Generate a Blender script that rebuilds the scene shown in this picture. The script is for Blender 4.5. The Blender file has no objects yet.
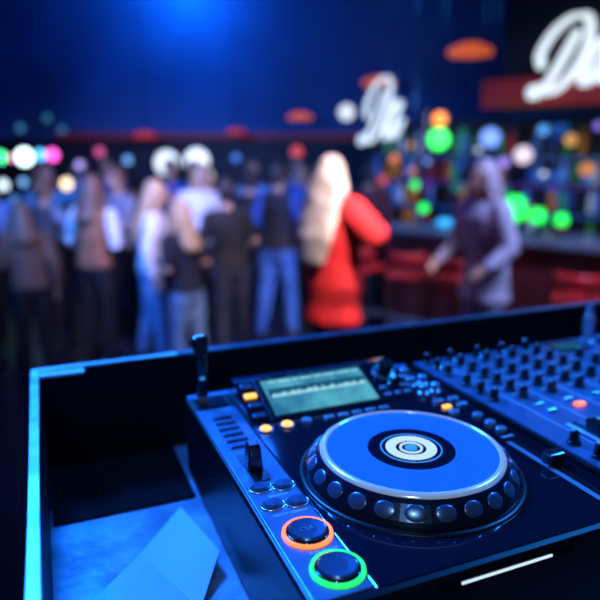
import bpy, bmesh, math, random
from mathutils import Vector, Matrix, noise as mnoise
random.seed(7)
SC = bpy.context.scene
COL = SC.collection
SC.view_settings.view_transform = 'Standard'
SC.view_settings.look = 'None'
OFF = {}
CEIL = 4.4

# ------------------------------------------------------------------ materials
def mat(name, color, rough=0.5, metal=0.0, emit=None, strength=0.0, noise=0.0, nscale=8.0, coat=0.0, bump=0.0, spec=0.5, trans=0.0):
    m = bpy.data.materials.new(name); m.use_nodes = True
    nt = m.node_tree; b = nt.nodes['Principled BSDF']
    b.inputs['Base Color'].default_value = (*color, 1)
    b.inputs['Roughness'].default_value = rough
    b.inputs['Metallic'].default_value = metal
    b.inputs['Coat Weight'].default_value = coat
    b.inputs['Specular IOR Level'].default_value = spec
    b.inputs['Transmission Weight'].default_value = trans
    if emit:
        b.inputs['Emission Color'].default_value = (*emit, 1)
        b.inputs['Emission Strength'].default_value = strength
    if noise > 0 or bump > 0:
        tc = nt.nodes.new('ShaderNodeTexCoord')
        n = nt.nodes.new('ShaderNodeTexNoise'); n.inputs['Scale'].default_value = nscale
        n.inputs['Detail'].default_value = 5
        nt.links.new(tc.outputs['Object'], n.inputs['Vector'])
        if noise > 0:
            r = nt.nodes.new('ShaderNodeValToRGB')
            r.color_ramp.elements[0].position = 0.3; r.color_ramp.elements[1].position = 0.7
            r.color_ramp.elements[0].color = (*[c*(1-noise) for c in color], 1)
            r.color_ramp.elements[1].color = (*[min(1, c*(1+noise)) for c in color], 1)
            nt.links.new(n.outputs['Fac'], r.inputs['Fac'])
            nt.links.new(r.outputs['Color'], b.inputs['Base Color'])
        if bump > 0:
            bp = nt.nodes.new('ShaderNodeBump'); bp.inputs['Strength'].default_value = bump
            bp.inputs['Distance'].default_value = 0.01
            nt.links.new(n.outputs['Fac'], bp.inputs['Height'])
            nt.links.new(bp.outputs['Normal'], b.inputs['Normal'])
    return m

def glow(name, c, s):
    return mat(name, tuple(min(1, x*0.6) for x in c), 0.4, emit=c, strength=s)

M = {}
M['black'] = mat('black_plastic', (0.008, 0.009, 0.013), 0.25, coat=0.3)
M['gloss'] = mat('gloss_black', (0.004, 0.006, 0.014), 0.10, coat=1.0)
M['body'] = mat('player_body', (0.005, 0.006, 0.012), 0.35, noise=0.2, nscale=40, spec=0.35)
M['panel'] = mat('sheen_panel', (0.14, 0.22, 0.38), 0.32, metal=0.4, noise=0.2, nscale=30)  # lighter blue-grey stands in for light reflected on gloss black
M['mixpanel'] = mat('mixer_panel', (0.11, 0.17, 0.31), 0.32, metal=0.4, noise=0.2, nscale=25)
M['knob'] = mat('knob_rubber', (0.007, 0.008, 0.012), 0.26, coat=0.5)
M['white'] = mat('white_paint', (0.75, 0.78, 0.82), 0.5)
M['lettering'] = mat('print_white', (0.7, 0.75, 0.82), 0.5)
M['jogplate'] = mat('jog_plate', (0.06, 0.20, 0.60), 0.34, noise=0.05, nscale=60, coat=0.2)  # blue stage light put into the colour of a silver-black plate
M['silver'] = mat('silver', (0.85, 0.88, 0.92), 0.22, metal=0.8)
M['jogrim'] = mat('jog_rim_glow', (0.9, 0.93, 0.96), 0.17, metal=0.7, emit=(0.5, 0.72, 1.0), strength=0.25)  # emission added to brighten the silver rim
M['jogring'] = mat('jog_ring', (0.03, 0.05, 0.09), 0.22, metal=0.8, coat=0.4)
M['dimple'] = mat('jog_dimple', (0.14, 0.22, 0.38), 0.28, metal=0.7, coat=0.3)
M['steel'] = mat('button_steel', (0.34, 0.41, 0.52), 0.3, metal=0.6)
M['cap'] = mat('button_cap_steel', (0.09, 0.14, 0.24), 0.3, metal=0.6)
M['orange'] = glow('orange_light', (1.0, 0.17, 0.03), 2.0)
M['amber'] = glow('amber_light', (1.0, 0.46, 0.05), 1.8)
M['green'] = glow('green_light', (0.02, 1.0, 0.12), 1.2)
M['slot'] = glow('slot_light', (0.65, 0.85, 1.0), 1.1)
M['jogwhite'] = glow('jog_display_ring', (0.68, 0.74, 0.66), 0.75)
M['jogblue'] = glow('jog_display_blue', (0.03, 0.35, 0.8), 0.7)
M['wave'] = mat('wave_blue', (0.02, 0.05, 0.05), 0.5, emit=(0.45, 0.95, 1.0), strength=0.75, spec=0.1)
M['wavedark'] = mat('screen_dark', (0.005, 0.02, 0.03), 0.5, emit=(0.01, 0.16, 0.24), strength=0.5, spec=0.1)
M['paper'] = mat('paper', (0.42, 0.52, 0.72), 0.6, noise=0.06, nscale=12)
M['tape'] = mat('tape', (0.6, 0.7, 0.8), 0.5, noise=0.2, nscale=50)
M['caseboard'] = mat('case_board', (0.16, 0.24, 0.38), 0.36, noise=0.6, nscale=22, bump=0.25)
M['caseblack'] = mat('case_black', (0.004, 0.005, 0.010), 0.6, noise=0.3, nscale=20, spec=0.2)
M['floor_dark'] = mat('floor_dark', (0.003, 0.003, 0.005), 0.95, noise=0.3, nscale=60, spec=0.1)
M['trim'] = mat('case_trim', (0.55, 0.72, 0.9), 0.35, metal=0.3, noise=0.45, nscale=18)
M['trimshade'] = mat('case_trim_shaded', (0.05, 0.07, 0.12), 0.35, metal=0.3, noise=0.4, nscale=18)  # same trim, coloured dark where less light falls
M['wood_dark'] = mat('dark_wood', (0.014, 0.010, 0.012), 0.4, noise=0.4, nscale=6)

def screen_mat():
    m = bpy.data.materials.new('lcd_screen'); m.use_nodes = True
    nt = m.node_tree; b = nt.nodes['Principled BSDF']
    tc = nt.nodes.new('ShaderNodeTexCoord')
    n = nt.nodes.new('ShaderNodeTexNoise'); n.inputs['Scale'].default_value = 22
    r = nt.nodes.new('ShaderNodeValToRGB')
    r.color_ramp.elements[0].color = (0.02, 0.15, 0.24, 1); r.color_ramp.elements[1].color = (0.09, 0.42, 0.48, 1)
    r.color_ramp.elements[0].position = .35; r.color_ramp.elements[1].position = .65
    nt.links.new(tc.outputs['Object'], n.inputs['Vector']); nt.links.new(n.outputs['Fac'], r.inputs['Fac'])
    nt.links.new(r.outputs['Color'], b.inputs['Emission Color'])
    b.inputs['Emission Strength'].default_value = 1.0; b.inputs['Specular IOR Level'].default_value = 0.15
    b.inputs['Base Color'].default_value = (0.005, 0.02, 0.03, 1); b.inputs['Roughness'].default_value = 0.4
    return m
M['screen'] = screen_mat()

# ------------------------------------------------------------------ helpers
def add(name, bm, mats, parent=None, loc=(0, 0, 0), rot=(0, 0, 0), smooth=False, label=None):
    me = bpy.data.meshes.new(name)
    bmesh.ops.recalc_face_normals(bm, faces=bm.faces[:])
    bm.to_mesh(me); bm.free()
    if not isinstance(mats, (list, tuple)): mats = [mats]
    for m_ in mats: me.materials.append(m_)
    if smooth:
        for p in me.polygons: p.use_smooth = True
    o = bpy.data.objects.new(name, me); COL.objects.link(o)
    loc = Vector(loc)
    OFF[o.name] = loc.copy()
    if parent is not None:
        o.parent = parent
        o.location = loc - OFF.get(parent.name, Vector((0, 0, 0)))
    else:
        o.location = loc
        OFF[o.name] = Vector((0, 0, 0))
    o.rotation_euler = rot
    if label: o['label'] = label
    return o

def thing(name, loc, rotz, label, cat, group=None):
    e = bpy.data.objects.new(name, None); COL.objects.link(e)
    e.empty_display_size = 0.05
    e.location = loc; e.rotation_euler = (0, 0, rotz)
    OFF[e.name] = Vector((0, 0, 0))
    tag(e, label, cat, group); return e

def tag(o, label, cat, group=None, kind=None):
    o['label'] = label; o['category'] = cat
    if group: o['group'] = group
    if kind: o['kind'] = kind
    return o

def bm_box(sx, sy, sz, bevel=0.0, seg=2):
    bm = bmesh.new()
    bmesh.ops.create_cube(bm, size=1.0)
    for v in bm.verts:
        v.co = Vector((v.co.x*sx, v.co.y*sy, (v.co.z+0.5)*sz))
    if bevel > 0:
        bmesh.ops.bevel(bm, geom=bm.edges[:], offset=bevel, segments=seg, affect='EDGES', profile=0.5)
    return bm

def bm_lathe(profile, seg=48, bm=None, mi=0):
    bm = bm or bmesh.new()
    rings = []
    for r, z in profile:
        if r < 1e-7:
            rings.append([bm.verts.new((0, 0, z))])
        else:
            rings.append([bm.verts.new((r*math.cos(2*math.pi*i/seg), r*math.sin(2*math.pi*i/seg), z)) for i in range(seg)])
    for a, b in zip(rings[:-1], rings[1:]):
        for i in range(seg):
            j = (i+1) % seg
            if len(a) == 1 and len(b) == 1: continue
            if len(a) == 1: f = bm.faces.new((a[0], b[i], b[j]))
            elif len(b) == 1: f = bm.faces.new((a[i], a[j], b[0]))
            else: f = bm.faces.new((a[i], a[j], b[j], b[i]))
            f.material_index = mi
    return bm

def tube(bm, pts, radii, n=10, flat=1.0, flatdir=None):
    pts = [Vector(p) for p in pts]
    if not isinstance(radii, (list, tuple)): radii = [radii]*len(pts)
    tans = []
    for i in range(len(pts)):
        a = pts[max(0, i-1)]; b = pts[min(len(pts)-1, i+1)]
        tans.append((b-a).normalized())
    up = Vector((0, 0, 1)) if abs(tans[0].z) < 0.9 else Vector((0, 1, 0))
    if flatdir is not None: up = Vector(flatdir)
    x = (up - tans[0]*up.dot(tans[0])).normalized()
    rings = []
    def ring(c, t, x, r):
        y = t.cross(x)
        return [bm.verts.new(c + x*(math.cos(2*math.pi*k/n)*r*flat) + y*(math.sin(2*math.pi*k/n)*r)) for k in range(n)]
    p0 = pts[0]; t0 = tans[0]
    c0 = bm.verts.new(p0 - t0*radii[0])
    rings.append(ring(p0 - t0*radii[0]*0.7, t0, x, radii[0]*0.7))
    for i, p in enumerate(pts):
        t = tans[i]
        x = (x - t*x.dot(t))
        x = x.normalized() if x.length > 1e-6 else Vector((1, 0, 0))
        rings.append(ring(p, t, x, radii[i]))
    rings.append(ring(pts[-1] + tans[-1]*radii[-1]*0.7, tans[-1], x, radii[-1]*0.7))
    c1 = bm.verts.new(pts[-1] + tans[-1]*radii[-1])
    for a, b in zip(rings[:-1], rings[1:]):
        for k in range(n):
            bm.faces.new((a[k], a[(k+1) % n], b[(k+1) % n], b[k]))
    for k in range(n):
        bm.faces.new((c0, rings[0][(k+1) % n], rings[0][k]))
        bm.faces.new((c1, rings[-1][k], rings[-1][(k+1) % n]))
    return bm

def loft(bm, rings, n=20):
    """rings: (cx, cy, z, rx, ry)"""
    rs = []
    for cx, cy, z, rx, ry in rings:
        rs.append([bm.verts.new((cx+rx*math.cos(2*math.pi*k/n), cy+ry*math.sin(2*math.pi*k/n), z)) for k in range(n)])
    for a, b in zip(rs[:-1], rs[1:]):
        for k in range(n):
            bm.faces.new((a[k], a[(k+1) % n], b[(k+1) % n], b[k]))
    bm.faces.new(rs[0][::-1]); bm.faces.new(rs[-1])
    return bm

def ell(bm, c, r, seg=16, rot=None):
    m = Matrix.Translation(Vector(c))
    if rot is not None: m = m @ rot.to_4x4()
    m = m @ Matrix.Diagonal((r[0], r[1], r[2], 1))
    bmesh.ops.create_uvsphere(bm, u_segments=seg, v_segments=max(6, seg*2//3), radius=1.0, matrix=m)
    return bm

def catmull(pts, sub=8):
    P = [Vector(p) for p in pts]; out = []
    for i in range(len(P)-1):
        p0 = P[max(0, i-1)]; p1 = P[i]; p2 = P[i+1]; p3 = P[min(len(P)-1, i+2)]
        for k in range(sub):
            t = k/sub
            out.append(0.5*((2*p1)+(-p0+p2)*t+(2*p0-5*p1+4*p2-p3)*t*t+(-p0+3*p1-3*p2+p3)*t**3))
    out.append(P[-1]); return out

def text(string, loc, size, m_, parent, rot=(0, 0, 0), name='lettering'):
    cu = bpy.data.curves.new('tmp_text', 'FONT'); cu.body = string; cu.size = size
    cu.align_x = 'CENTER'; cu.align_y = 'CENTER'; cu.extrude = 0.0001
    o = bpy.data.objects.new('tmp_text', cu); COL.objects.link(o)
    dg = bpy.context.evaluated_depsgraph_get()
    me = bpy.data.meshes.new_from_object(o.evaluated_get(dg))
    bpy.data.objects.remove(o); bpy.data.curves.remove(cu)
    me.materials.clear(); me.materials.append(m_)
    t = bpy.data.objects.new(name, me); COL.objects.link(t)
    OFF[t.name] = Vector(loc); t.parent = parent
    t.location = Vector(loc) - OFF.get(parent.name, Vector((0, 0, 0))); t.rotation_euler = rot
    return t

K = 0.001
def gbox(name, x0, x1, y0, y1, z0, z1, m_, parent, bevel=0.0, rot=(0, 0, 0), label=None):
    return add(name, bm_box((x1-x0)*K, (y1-y0)*K, (z1-z0)*K, bevel*K), m_, parent,
               ((x0+x1)/2*K, (y0+y1)/2*K, z0*K), rot, label=label)
def glathe(name, x, y, z, prof, m_, parent, seg=48, smooth=False, rot=(0, 0, 0), label=None):
    return add(name, bm_lathe([(r*K, h*K) for r, h in prof], seg), m_, parent, (x*K, y*K, z*K), rot, smooth, label)

def clone(src, loc=None, rotz=None, group=None):
    """copy a thing and its parts"""
    n = src.copy(); COL.objects.link(n)
    if loc is not None: n.location = loc
    if rotz is not None: n.rotation_euler = (0, 0, rotz)
    def rec(s, d):
        for c in s.children:
            cc = c.copy(); COL.objects.link(cc); cc.parent = d
            rec(c, cc)
    rec(src, n)
    return n

# ------------------------------------------------------------------ gear frame
TH = math.radians(22.5)
GX = Vector((math.cos(TH), math.sin(TH), 0)); GY = Vector((-math.sin(TH), math.cos(TH), 0))
GO = Vector((0.0101, 0.3509, 1.444))
def gw(x, y, z=0): return GO + GX*(x*K) + GY*(y*K) + Vector((0, 0, z*K))

# ------------------------------------------------------------------ media player
def build_player():
    P = thing('media_player', gw(0, 0), TH,
              'black table-top media player with large jog wheel, tilted screen and glowing ring buttons', 'dj player',
              'media players in the booth')
    T = 106
    gbox('body', 0, 320, 0, 406, 4, T, M['body'], P, 5)
    for x, y in ((25, 25), (295, 25), (25, 380), (295, 380)):
        glathe('foot', x, y, 0, [(0, 0), (12, 0), (12, 5), (0, 5)], M['black'], P, 20)
    gbox('top_plate', 50, 317, 6, 288, T-1, T+1, M['gloss'], P, 0.8, label='glossy black top plate')
    gbox('side_panel', 3, 49, 8, 352, T-1, T+1.4, M['panel'], P, 0.8, label='control strip tinted blue-grey for reflected light')
    gbox('rear_panel', 3, 317, 392, 404, T-1, T+1.2, M['panel'], P, 0.8)
    # display hump
    bm = bmesh.new()
    prof = [(289, T), (290, T+1), (362, T+27), (380, T+25), (391, T+1), (391, T)]
    L = [bm.verts.new((52*K, y*K, z*K)) for y, z in prof]; R = [bm.verts.new((268*K, y*K, z*K)) for y, z in prof]
    for i in range(len(prof)):
        j = (i+1) % len(prof); bm.faces.new((L[i], L[j], R[j], R[i]))
    bm.faces.new(L); bm.faces.new(R[::-1])
    bmesh.ops.bevel(bm, geom=bm.edges[:], offset=1.2*K, segments=2, affect='EDGES')
    H = add('display_housing', bm, M['gloss'], P)
    tl = math.atan2(26, 72)
    def sp(x, y, lift=0.0):
        return Vector((x*K, y*K, (T+1+(y-290)*26/72+lift)*K))
    def tilt(name, x, y, sx, sy, th, m_, lift=0.0, bevel=0.0, parent=H):
        return add(name, bm_box(sx*K, sy*K, th*K, bevel*K), m_, parent, sp(x, y, lift), (tl, 0, 0))
    tilt('screen_bezel', 150, 326, 148, 70, 1.5, M['black'], -0.5, 0.5)
    scr = tilt('screen', 150, 326, 134, 60, 1.0, M['screen'], 1.2)
    bm = bmesh.new(); rr = random.Random(3)
    prev = None
    for i in range(126):
        h = (1+abs(math.sin(i*0.30))*2.5+rr.random()*5)*K
        x = (-62+i)*K
        vs = [bm.verts.new((x, 2*K-h, 0)), bm.verts.new((x, 2*K+h, 0))]
        if prev: bm.faces.new((prev[0], vs[0], vs[1], prev[1]))
        prev = vs
    add('waveform', bm, M['wave'], scr, sp(150, 322, 2.6), (tl, 0, 0))
    for row, yy in enumerate((24, 18, -14, -19, -25)):
        x = -62.0
        while x < 55:
            w = rr.uniform(6, 18)
            if rr.random() < 0.75:
                bm = bmesh.new()
                vs = [bm.verts.new((a*K, b*K, 0)) for a, b in ((x, yy), (min(x+w, 62), yy), (min(x+w, 62), yy+2.0), (x, yy+2.0))]
                bm.faces.new(vs)
                add('screen_readout', bm, M['wave'] if row % 2 else M['wavedark'], scr, sp(150, 326, 2.7), (tl, 0, 0))
            x += w+3
    bm = bmesh.new()
    vs = [bm.verts.new((a*K, b*K, 0)) for a, b in ((-64, -9), (64, -9), (64, 12), (-64, 12))]
    bm.faces.new(vs); add('waveform_window', bm, M['wavedark'], scr, sp(150, 324.5, 2.3), (tl, 0, 0))
    for i, y in enumerate((302, 318, 334, 350)):
        tilt('source_button', 64, y, 15, 7, 3, M['amber'] if i == 2 else M['cap'], 0, 0.8)
    for i, (x, y) in enumerate(((232, 302), (246, 302), (260, 302), (232, 314), (260, 314))):
        tilt('menu_button', x, y, 9, 5, 2.5, M['steel'], 0, 0.6)
    add('rotary_selector', bm_lathe([(r*K, h*K) for r, h in [(0, 0), (13, 0), (13, 2), (10, 3), (10, 15), (8.5, 17), (0, 17)]], 32),
        M['black'], H, sp(248, 341), (tl, 0, 0), label='black rotary knob')
    add('knob_ring', bm_lathe([(r*K, h*K) for r, h in [(12, 0), (15, 0), (15, 2), (12, 2), (12, 0)]], 32),
        M['silver'], H, sp(248, 341), (tl, 0, 0))
    # jog wheel
    JX, JY = 160.5, 138
    JS = 0.965
    def jg(nm, pr, m_, par, seg, sm=False, lab=None):
        return glathe(nm, JX, JY, T, [(r*JS, h*0.92) for r, h in pr], m_, par, seg, sm, label=lab)
    jg('jog_well', [(103, 0), (111, 0), (110, 2.5), (107, 3.5), (103, 3), (103, 0)], M['body'], P, 96, True)
    jog = jg('jog_wheel', [(0, 0.5), (104, 0.5), (105, 3), (105, 6), (103, 10), (94, 22), (91, 25), (88, 26), (0, 26)], M['jogring'], P, 96)
    jg('jog_rim', [(83.5, 25.5), (90.5, 24.5), (89.8, 26.4), (88.2, 27.9), (86, 28.8), (84.5, 28.8), (83.5, 27.8), (83.5, 25.5)], M['jogrim'], jog, 128, True, 'polished silver rim brightened by emission')
    jg('jog_plate', [(43, 26), (84, 26), (84, 27.4), (43, 27.0), (43, 26)], M['jogplate'], jog, 96, False, 'matte touch plate with blue light in its colour')
    jg('jog_display', [(0, 26), (43.5, 26), (43.5, 26.6), (42, 27.2), (0, 26.4)], M['gloss'], jog, 64)
    jg('display_ring', [(15, 26.9), (25, 27.2), (25, 27.6), (15, 27.3), (15, 26.9)], M['jogwhite'], jog, 64, False, 'pale glowing ring')
    jg('position_ring', [(29, 27.0), (30.2, 27.0), (30.2, 27.4), (29, 27.4), (29, 27.0)], M['jogblue'], jog, 64)
    jg('center_light', [(0, 26.6), (6, 26.7), (6, 27.6), (0, 27.8)], M['jogblue'], jog, 32)
    jg('center_ring', [(9.5, 26.6), (11.5, 26.6), (11.5, 27.8), (9.5, 27.8), (9.5, 26.6)], M['jogwhite'], jog, 32)
    bm = bmesh.new()
    sl = math.atan2(12, 9)
    R_ = Matrix.Rotation(sl, 3, 'Y')
    ell(bm, (98.3*JS*K, 0, 14.8*K), (7.0*K, 9.0*K, 1.5*K), 24, R_)
    d0 = add('jog_dimple', bm, M['dimple'], jog, (JX*K, JY*K, T*K), smooth=True)
    for i in range(1, 24):
        d = d0.copy(); COL.objects.link(d); d.rotation_euler = (0, 0, i*2*math.pi/24)
    # cue / play
    for x, y, mm_, nm, lb in ((30, 83, M['orange'], 'cue_button', 'round dark steel button'), (33, 34, M['green'], 'play_button', 'round dark steel button')):
        b = glathe(nm, x, y, T+1, [(0, 0), (15, 0), (15.2, 4), (14, 5.5), (8, 4.6), (0, 4.4)], M['cap'], P, 48, label=lb)
        glathe('glowing_ring', x, y, T+1, [(17.6, 0), (21, 0), (20.6, 2.6), (17.8, 2.6), (17.6, 0)], mm_, b, 64, True,
               label='glowing orange ring' if nm == 'cue_button' else 'glowing green ring')
        glathe('button_collar', x, y, T+1, [(15.2, 0), (17.5, 0), (17.4, 3.2), (15.3, 3.4), (15.2, 0)], M['gloss'], b, 48, True)
    text('CUE', (30*K, 83*K, (T+6)*K), 0.007, M['steel'], P)
    text('PLAY/PAUSE', (33*K, 57.5*K, (T+1.7)*K), 0.0045, M['lettering'], P)
    for x, y in ((17, 161), (38, 158), (18, 131), (39, 128)):
        bm = bm_lathe([(0, 0), (7.2*K, 0), (7.2*K, 3.2*K), (6*K, 4.4*K), (0, 4.6*K)], 32)
        for v in bm.verts: v.co.x *= 1.25
        b = add('search_button', bm, M['cap'], P, (x*K, y*K, (T+1)*K))
        bm = bm_lathe([(7.8*K, 0), (9.2*K, 0), (9.0*K, 1.8*K), (7.8*K, 1.8*K), (7.8*K, 0)], 32)
        for v in bm.verts: v.co.x *= 1.25
        add('button_collar', bm, M['silver'], b, (x*K, y*K, (T+1)*K), smooth=True)
    text('SEARCH', (28*K, 144.5*K, (T+1.7)*K), 0.005, M['lettering'], P)
    text('TRACK SEARCH', (28*K, 115*K, (T+1.7)*K), 0.0045, M['lettering'], P)
    gbox('lever_slot', 15, 31, 172, 230, T+1.2, T+2.4, M['black'], P, 0.5)
    bm = bm_box(16*K, 18*K, 26*K, 2*K)
    for v in bm.verts:
        f = 1-0.28*(v.co.z/(24*K)); v.co.x *= f; v.co.y *= f
    add('direction_lever', bm, M['knob'], P, (23*K, 200*K, (T+2)*K), label='black direction lever')
    for i, y in enumerate((248, 263, 278, 293, 308, 323)):
        gbox('hot_cue_button', 14, 37, y-4, y+4, T+1, T+4, M['cap'], P, 1)
    for x, y in ((62, 274), (88, 276)):
        b = glathe('loop_button', x, y, T+1, [(0, 0), (6.3, 0), (6.3, 3), (5.4, 4), (0, 4.2)], M['amber'], P, 32, label='round amber lit button')
        glathe('button_collar', x, y, T+1, [(6.6, 0), (8.6, 0), (8.4, 2), (6.6, 2), (6.6, 0)], M['steel'], b, 32)
    glathe('reloop_button', 112, 277, T+1, [(0, 0), (6, 0), (6, 3), (5, 4), (0, 4.2)], M['steel'], P, 32)
    for x in (140, 158, 176, 194, 212):
        gbox('mode_button', x-6, x+6, 273, 280, T+1, T+3.5, M['steel'], P, 0.8)
    gbox('tempo_slot', 296, 299, 30, 150, T+0.9, T+1.6, M['black'], P)
    gbox('tempo_scale', 286, 292, 30, 150, T+0.9, T+1.3, M['steel'], P)
    bm = bm_box(20*K, 12*K, 13*K, 2*K)
    add('tempo_fader', bm, M['knob'], P, (297*K, 96*K, (T+1)*K), label='black tempo fader cap')
    for x, y, mm_ in ((300, 175, 'steel'), (300, 193, 'steel'), (280, 232, 'steel'), (300, 215, 'steel')):
        glathe('tempo_button', x, y, T+1, [(0, 0), (6, 0), (6, 3), (5, 4), (0, 4.2)], M[mm_], P, 28)
    gbox('sync_button', 277, 288, 247, 253, T+1, T+4, M['amber'], P, 1, label='yellow lit button')
    gbox('sync_button', 298, 311, 246, 254, T+1, T+4, M['steel'], P, 1)
    gbox('sync_button', 276, 290, 264, 272, T+1, T+4, M['steel'], P, 1)
    gbox('sync_button', 298, 311, 264, 272, T+1, T+4, M['steel'], P, 1)
    for x, y in ((282, 300), (300, 300), (282, 330), (300, 330), (291, 360)):
        glathe('speed_knob', x, y, T, [(0, 0), (7, 0), (7, 2), (5.5, 3), (5.2, 11), (4, 12), (0, 12)], M['steel'], P, 28)
    text('TEMPO', (296*K, 160*K, (T+1.7)*K), 0.005, M['lettering'], P)
    gbox('disc_slot', 95, 228, -0.6, 2, T-15, T-7, M['gloss'], P, 0.3)
    gbox('slot_light', 118, 204, -1.4, -0.4, T-11.6, T-9.8, M['slot'], P, label='white glowing slot line')
    gbox('media_slot', 8, 44, 356, 388, T-1, T+2, M['gloss'], P, 1)
    return P

player = build_player()
player2 = clone(player, gw(674, 0))
player['label'] = 'black media player with amber and green ring buttons beside the mixer'
player2['label'] = 'second black media player beyond the mixer, mostly cut off'

U = thing('usb_stick', gw(16, 376, 108), TH, 'black usb stick standing upright in the player slot', 'usb stick')
gbox('plug', -6, 6, -2.5, 2.5, 0, 8, M['silver'], U)
gbox('casing', -8, 8, -5, 5, 8, 64, M['gloss'], U, 3)
gbox('cap', -9, 9, -6, 6, 60, 84, M['black'], U, 4)
gbox('indicator', -3, 3, -5.6, -4.8, 30, 34, M['jogblue'], U)

JP = thing('cable_plug', gw(643, 380, 107.2), TH, 'shiny metal cable plug standing on the rear of the mixer', 'plug')
glathe('socket', 0, 0, 0, [(0, 0), (12, 0), (12, 4), (9, 6), (0, 6)], M['steel'], JP, 28)
glathe('sleeve', 0, 0, 6, [(0, 0), (7.5, 0), (7.5, 12), (9, 14), (9, 36), (7, 40), (0, 40)], M['silver'], JP, 28)
glathe('strain_relief', 0, 0, 46, [(0, 0), (6, 0), (6, 5), (5, 6), (5.5, 10), (4.5, 12), (4.5, 18), (0, 18)], M['steel'], JP, 24)

# ------------------------------------------------------------------ mixer
def build_mixer():
    X = thing('audio_mixer', gw(331, 0), TH, 'four channel audio mixer with rows of black knobs and faders', 'mixer')
    T = 106
    gbox('body', 0, 331, 0, 406, 4, T, M['body'], X, 4)
    for x, y in ((25, 25), (305, 25), (25, 380), (305, 380)):
        glathe('foot', x, y, 0, [(0, 0), (12, 0), (12, 5), (0, 5)], M['black'], X, 20)
    gbox('top_plate', 3, 328, 4, 402, T-1, T+1.2, M['mixpanel'], X, 0.8)
    def knob_bm(r, h):
        bm = bm_lathe([(0, 0), (r*1.3*K, 0), (r*1.25*K, 3*K), (r*K, 4*K), (r*0.85*K, h*K), (r*0.7*K, (h+1)*K), (0, (h+1)*K)], 28)
        n0 = len(bm.faces)
        c = bmesh.ops.create_cube(bm, size=1)['verts']
        for v in c: v.co = Vector((v.co.x*1.6*K, v.co.y*r*0.8*K + r*0.45*K, v.co.z*1.2*K+(h+1)*K))
        bm.faces.ensure_lookup_table()
        for f in bm.faces[n0:]: f.material_index = 1
        return bm
    k0 = add('knob', knob_bm(5.8, 14), [M['knob'], M['white']], X, (58*K, 390*K, (T+1)*K))
    pos = []
    for cx in (58, 104, 150, 196):
        for y in (390, 366, 340, 314, 289, 264, 240): pos.append((cx, y))
    for y in (390, 366, 340, 300, 272, 246, 120, 88): pos.append((18, y))
    for y in (330, 300, 270): pos.append((244, y))
    for y in (324, 150, 110, 60): pos.append((296, y))
    rr = random.Random(5)
    for x, y in pos[1:]:
        k = k0.copy(); COL.objects.link(k); k.location = (x*K, y*K, (T+1)*K)
        k.rotation_euler = (0, 0, rr.uniform(-0.9, 0.9))
    for i, cx in enumerate((58, 104, 150, 196)):
        gbox('fader_slot', cx-1.5, cx+1.5, 60, 160, T+1, T+1.8, M['black'], X)
        for s in (-1, 1):
            gbox('fader_scale', cx+s*9-2.5, cx+s*9+2.5, 60, 160, T+1, T+1.5, M['lettering'] if s < 0 else M['steel'], X)
        yy = (128, 140, 92, 150)[i]
        gbox('fader_cap', cx-7, cx+7, yy-11, yy+11, T+1.5, T+17, M['knob'], X, 2.5)
        gbox('level_meter', cx+20, cx+24, 262, 380, T+1, T+2, M['gloss'], X)
        for j in range(12):
            gbox('meter_light', cx+20.6, cx+23.4, 266+j*9, 271+j*9, T+1.9, T+2.4, M['jogblue'] if j < 6 else M['steel'], X)
        gbox('cue_button', cx-7, cx+7, 191, 199, T+1, T+5, M['orange'] if i in (1,) else M['steel'], X, 1.5)
        gbox('channel_selector', cx-7, cx+7, 212, 217, T+1, T+4, M['steel'], X, 1)
    gbox('crossfader_slot', 80, 170, 28, 31, T+1, T+1.8, M['black'], X)
    gbox('crossfader_cap', 118, 132, 18, 41, T+1.5, T+16, M['knob'], X, 2.5)
    gbox('effect_display', 232, 296, 352, 394, T+1, T+3, M['gloss'], X, 1)
    gbox('effect_display_readout', 240, 288, 360, 386, T+2.9, T+3.3, M['wavedark'], X)
    for y in (240, 222, 204, 186):
        gbox('effect_button', 236, 256, y-5, y+5, T+1, T+4.5, M['steel'], X, 1)
        gbox('effect_button', 284, 306, y-5, y+5, T+1, T+4.5, M['steel'], X, 1)
    for x in (38, 81, 127, 173, 219):
        gbox('channel_divider', x-0.5, x+0.5, 50, 395, T+1, T+1.5, M['lettering'], X)
    for cx in (58, 104, 150, 196):
        for y in (378, 353, 327, 302, 276, 252):
            gbox('printed_mark', cx-8, cx+8, y-0.7, y+0.7, T+1, T+1.5, M['lettering'], X)
    return X
mixer = build_mixer()

# ------------------------------------------------------------------ case
CS = thing('equipment_case', gw(0, 0, -14), TH, 'open black equipment case with pale edges holding players and mixer', 'flight case')
WT = 150
gbox('base_board', -174, 1120, -60, 498, 0, 14, M['caseboard'], CS, 1, label='scuffed blue-grey base board')
gbox('back_panel', -174, 1120, 488, 500, 14, WT-2, M['caseblack'], CS, 1)
gbox('side_panel', -174, -166, -60, 487, 14, WT-2, M['caseblack'], CS, 1)
gbox('side_panel', 1106, 1120, -60, 487, 14, WT-2, M['caseblack'], CS, 1)
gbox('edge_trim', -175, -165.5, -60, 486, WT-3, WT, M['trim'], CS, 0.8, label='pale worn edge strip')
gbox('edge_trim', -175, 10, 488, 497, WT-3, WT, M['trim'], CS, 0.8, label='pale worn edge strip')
gbox('edge_trim', 10.5, 1122, 486, 502, WT-4, WT-0.5, M['trimshade'], CS, 1, label='edge strip coloured dark for shade')
gbox('edge_trim', 1104, 1122, -60, 486, WT-4, WT, M['trimshade'], CS, 1, label='edge strip coloured dark for shade')
gbox('tape', -165, -112, 472, 487.5, WT-6, WT-3, M['tape'], CS, 0, label='strip of pale tape on the rim')
glathe('screw', -132, 190, 14, [(0, 0), (4, 0), (3.6, 1.4), (0, 1.8)], M['steel'], CS, 20)
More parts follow.
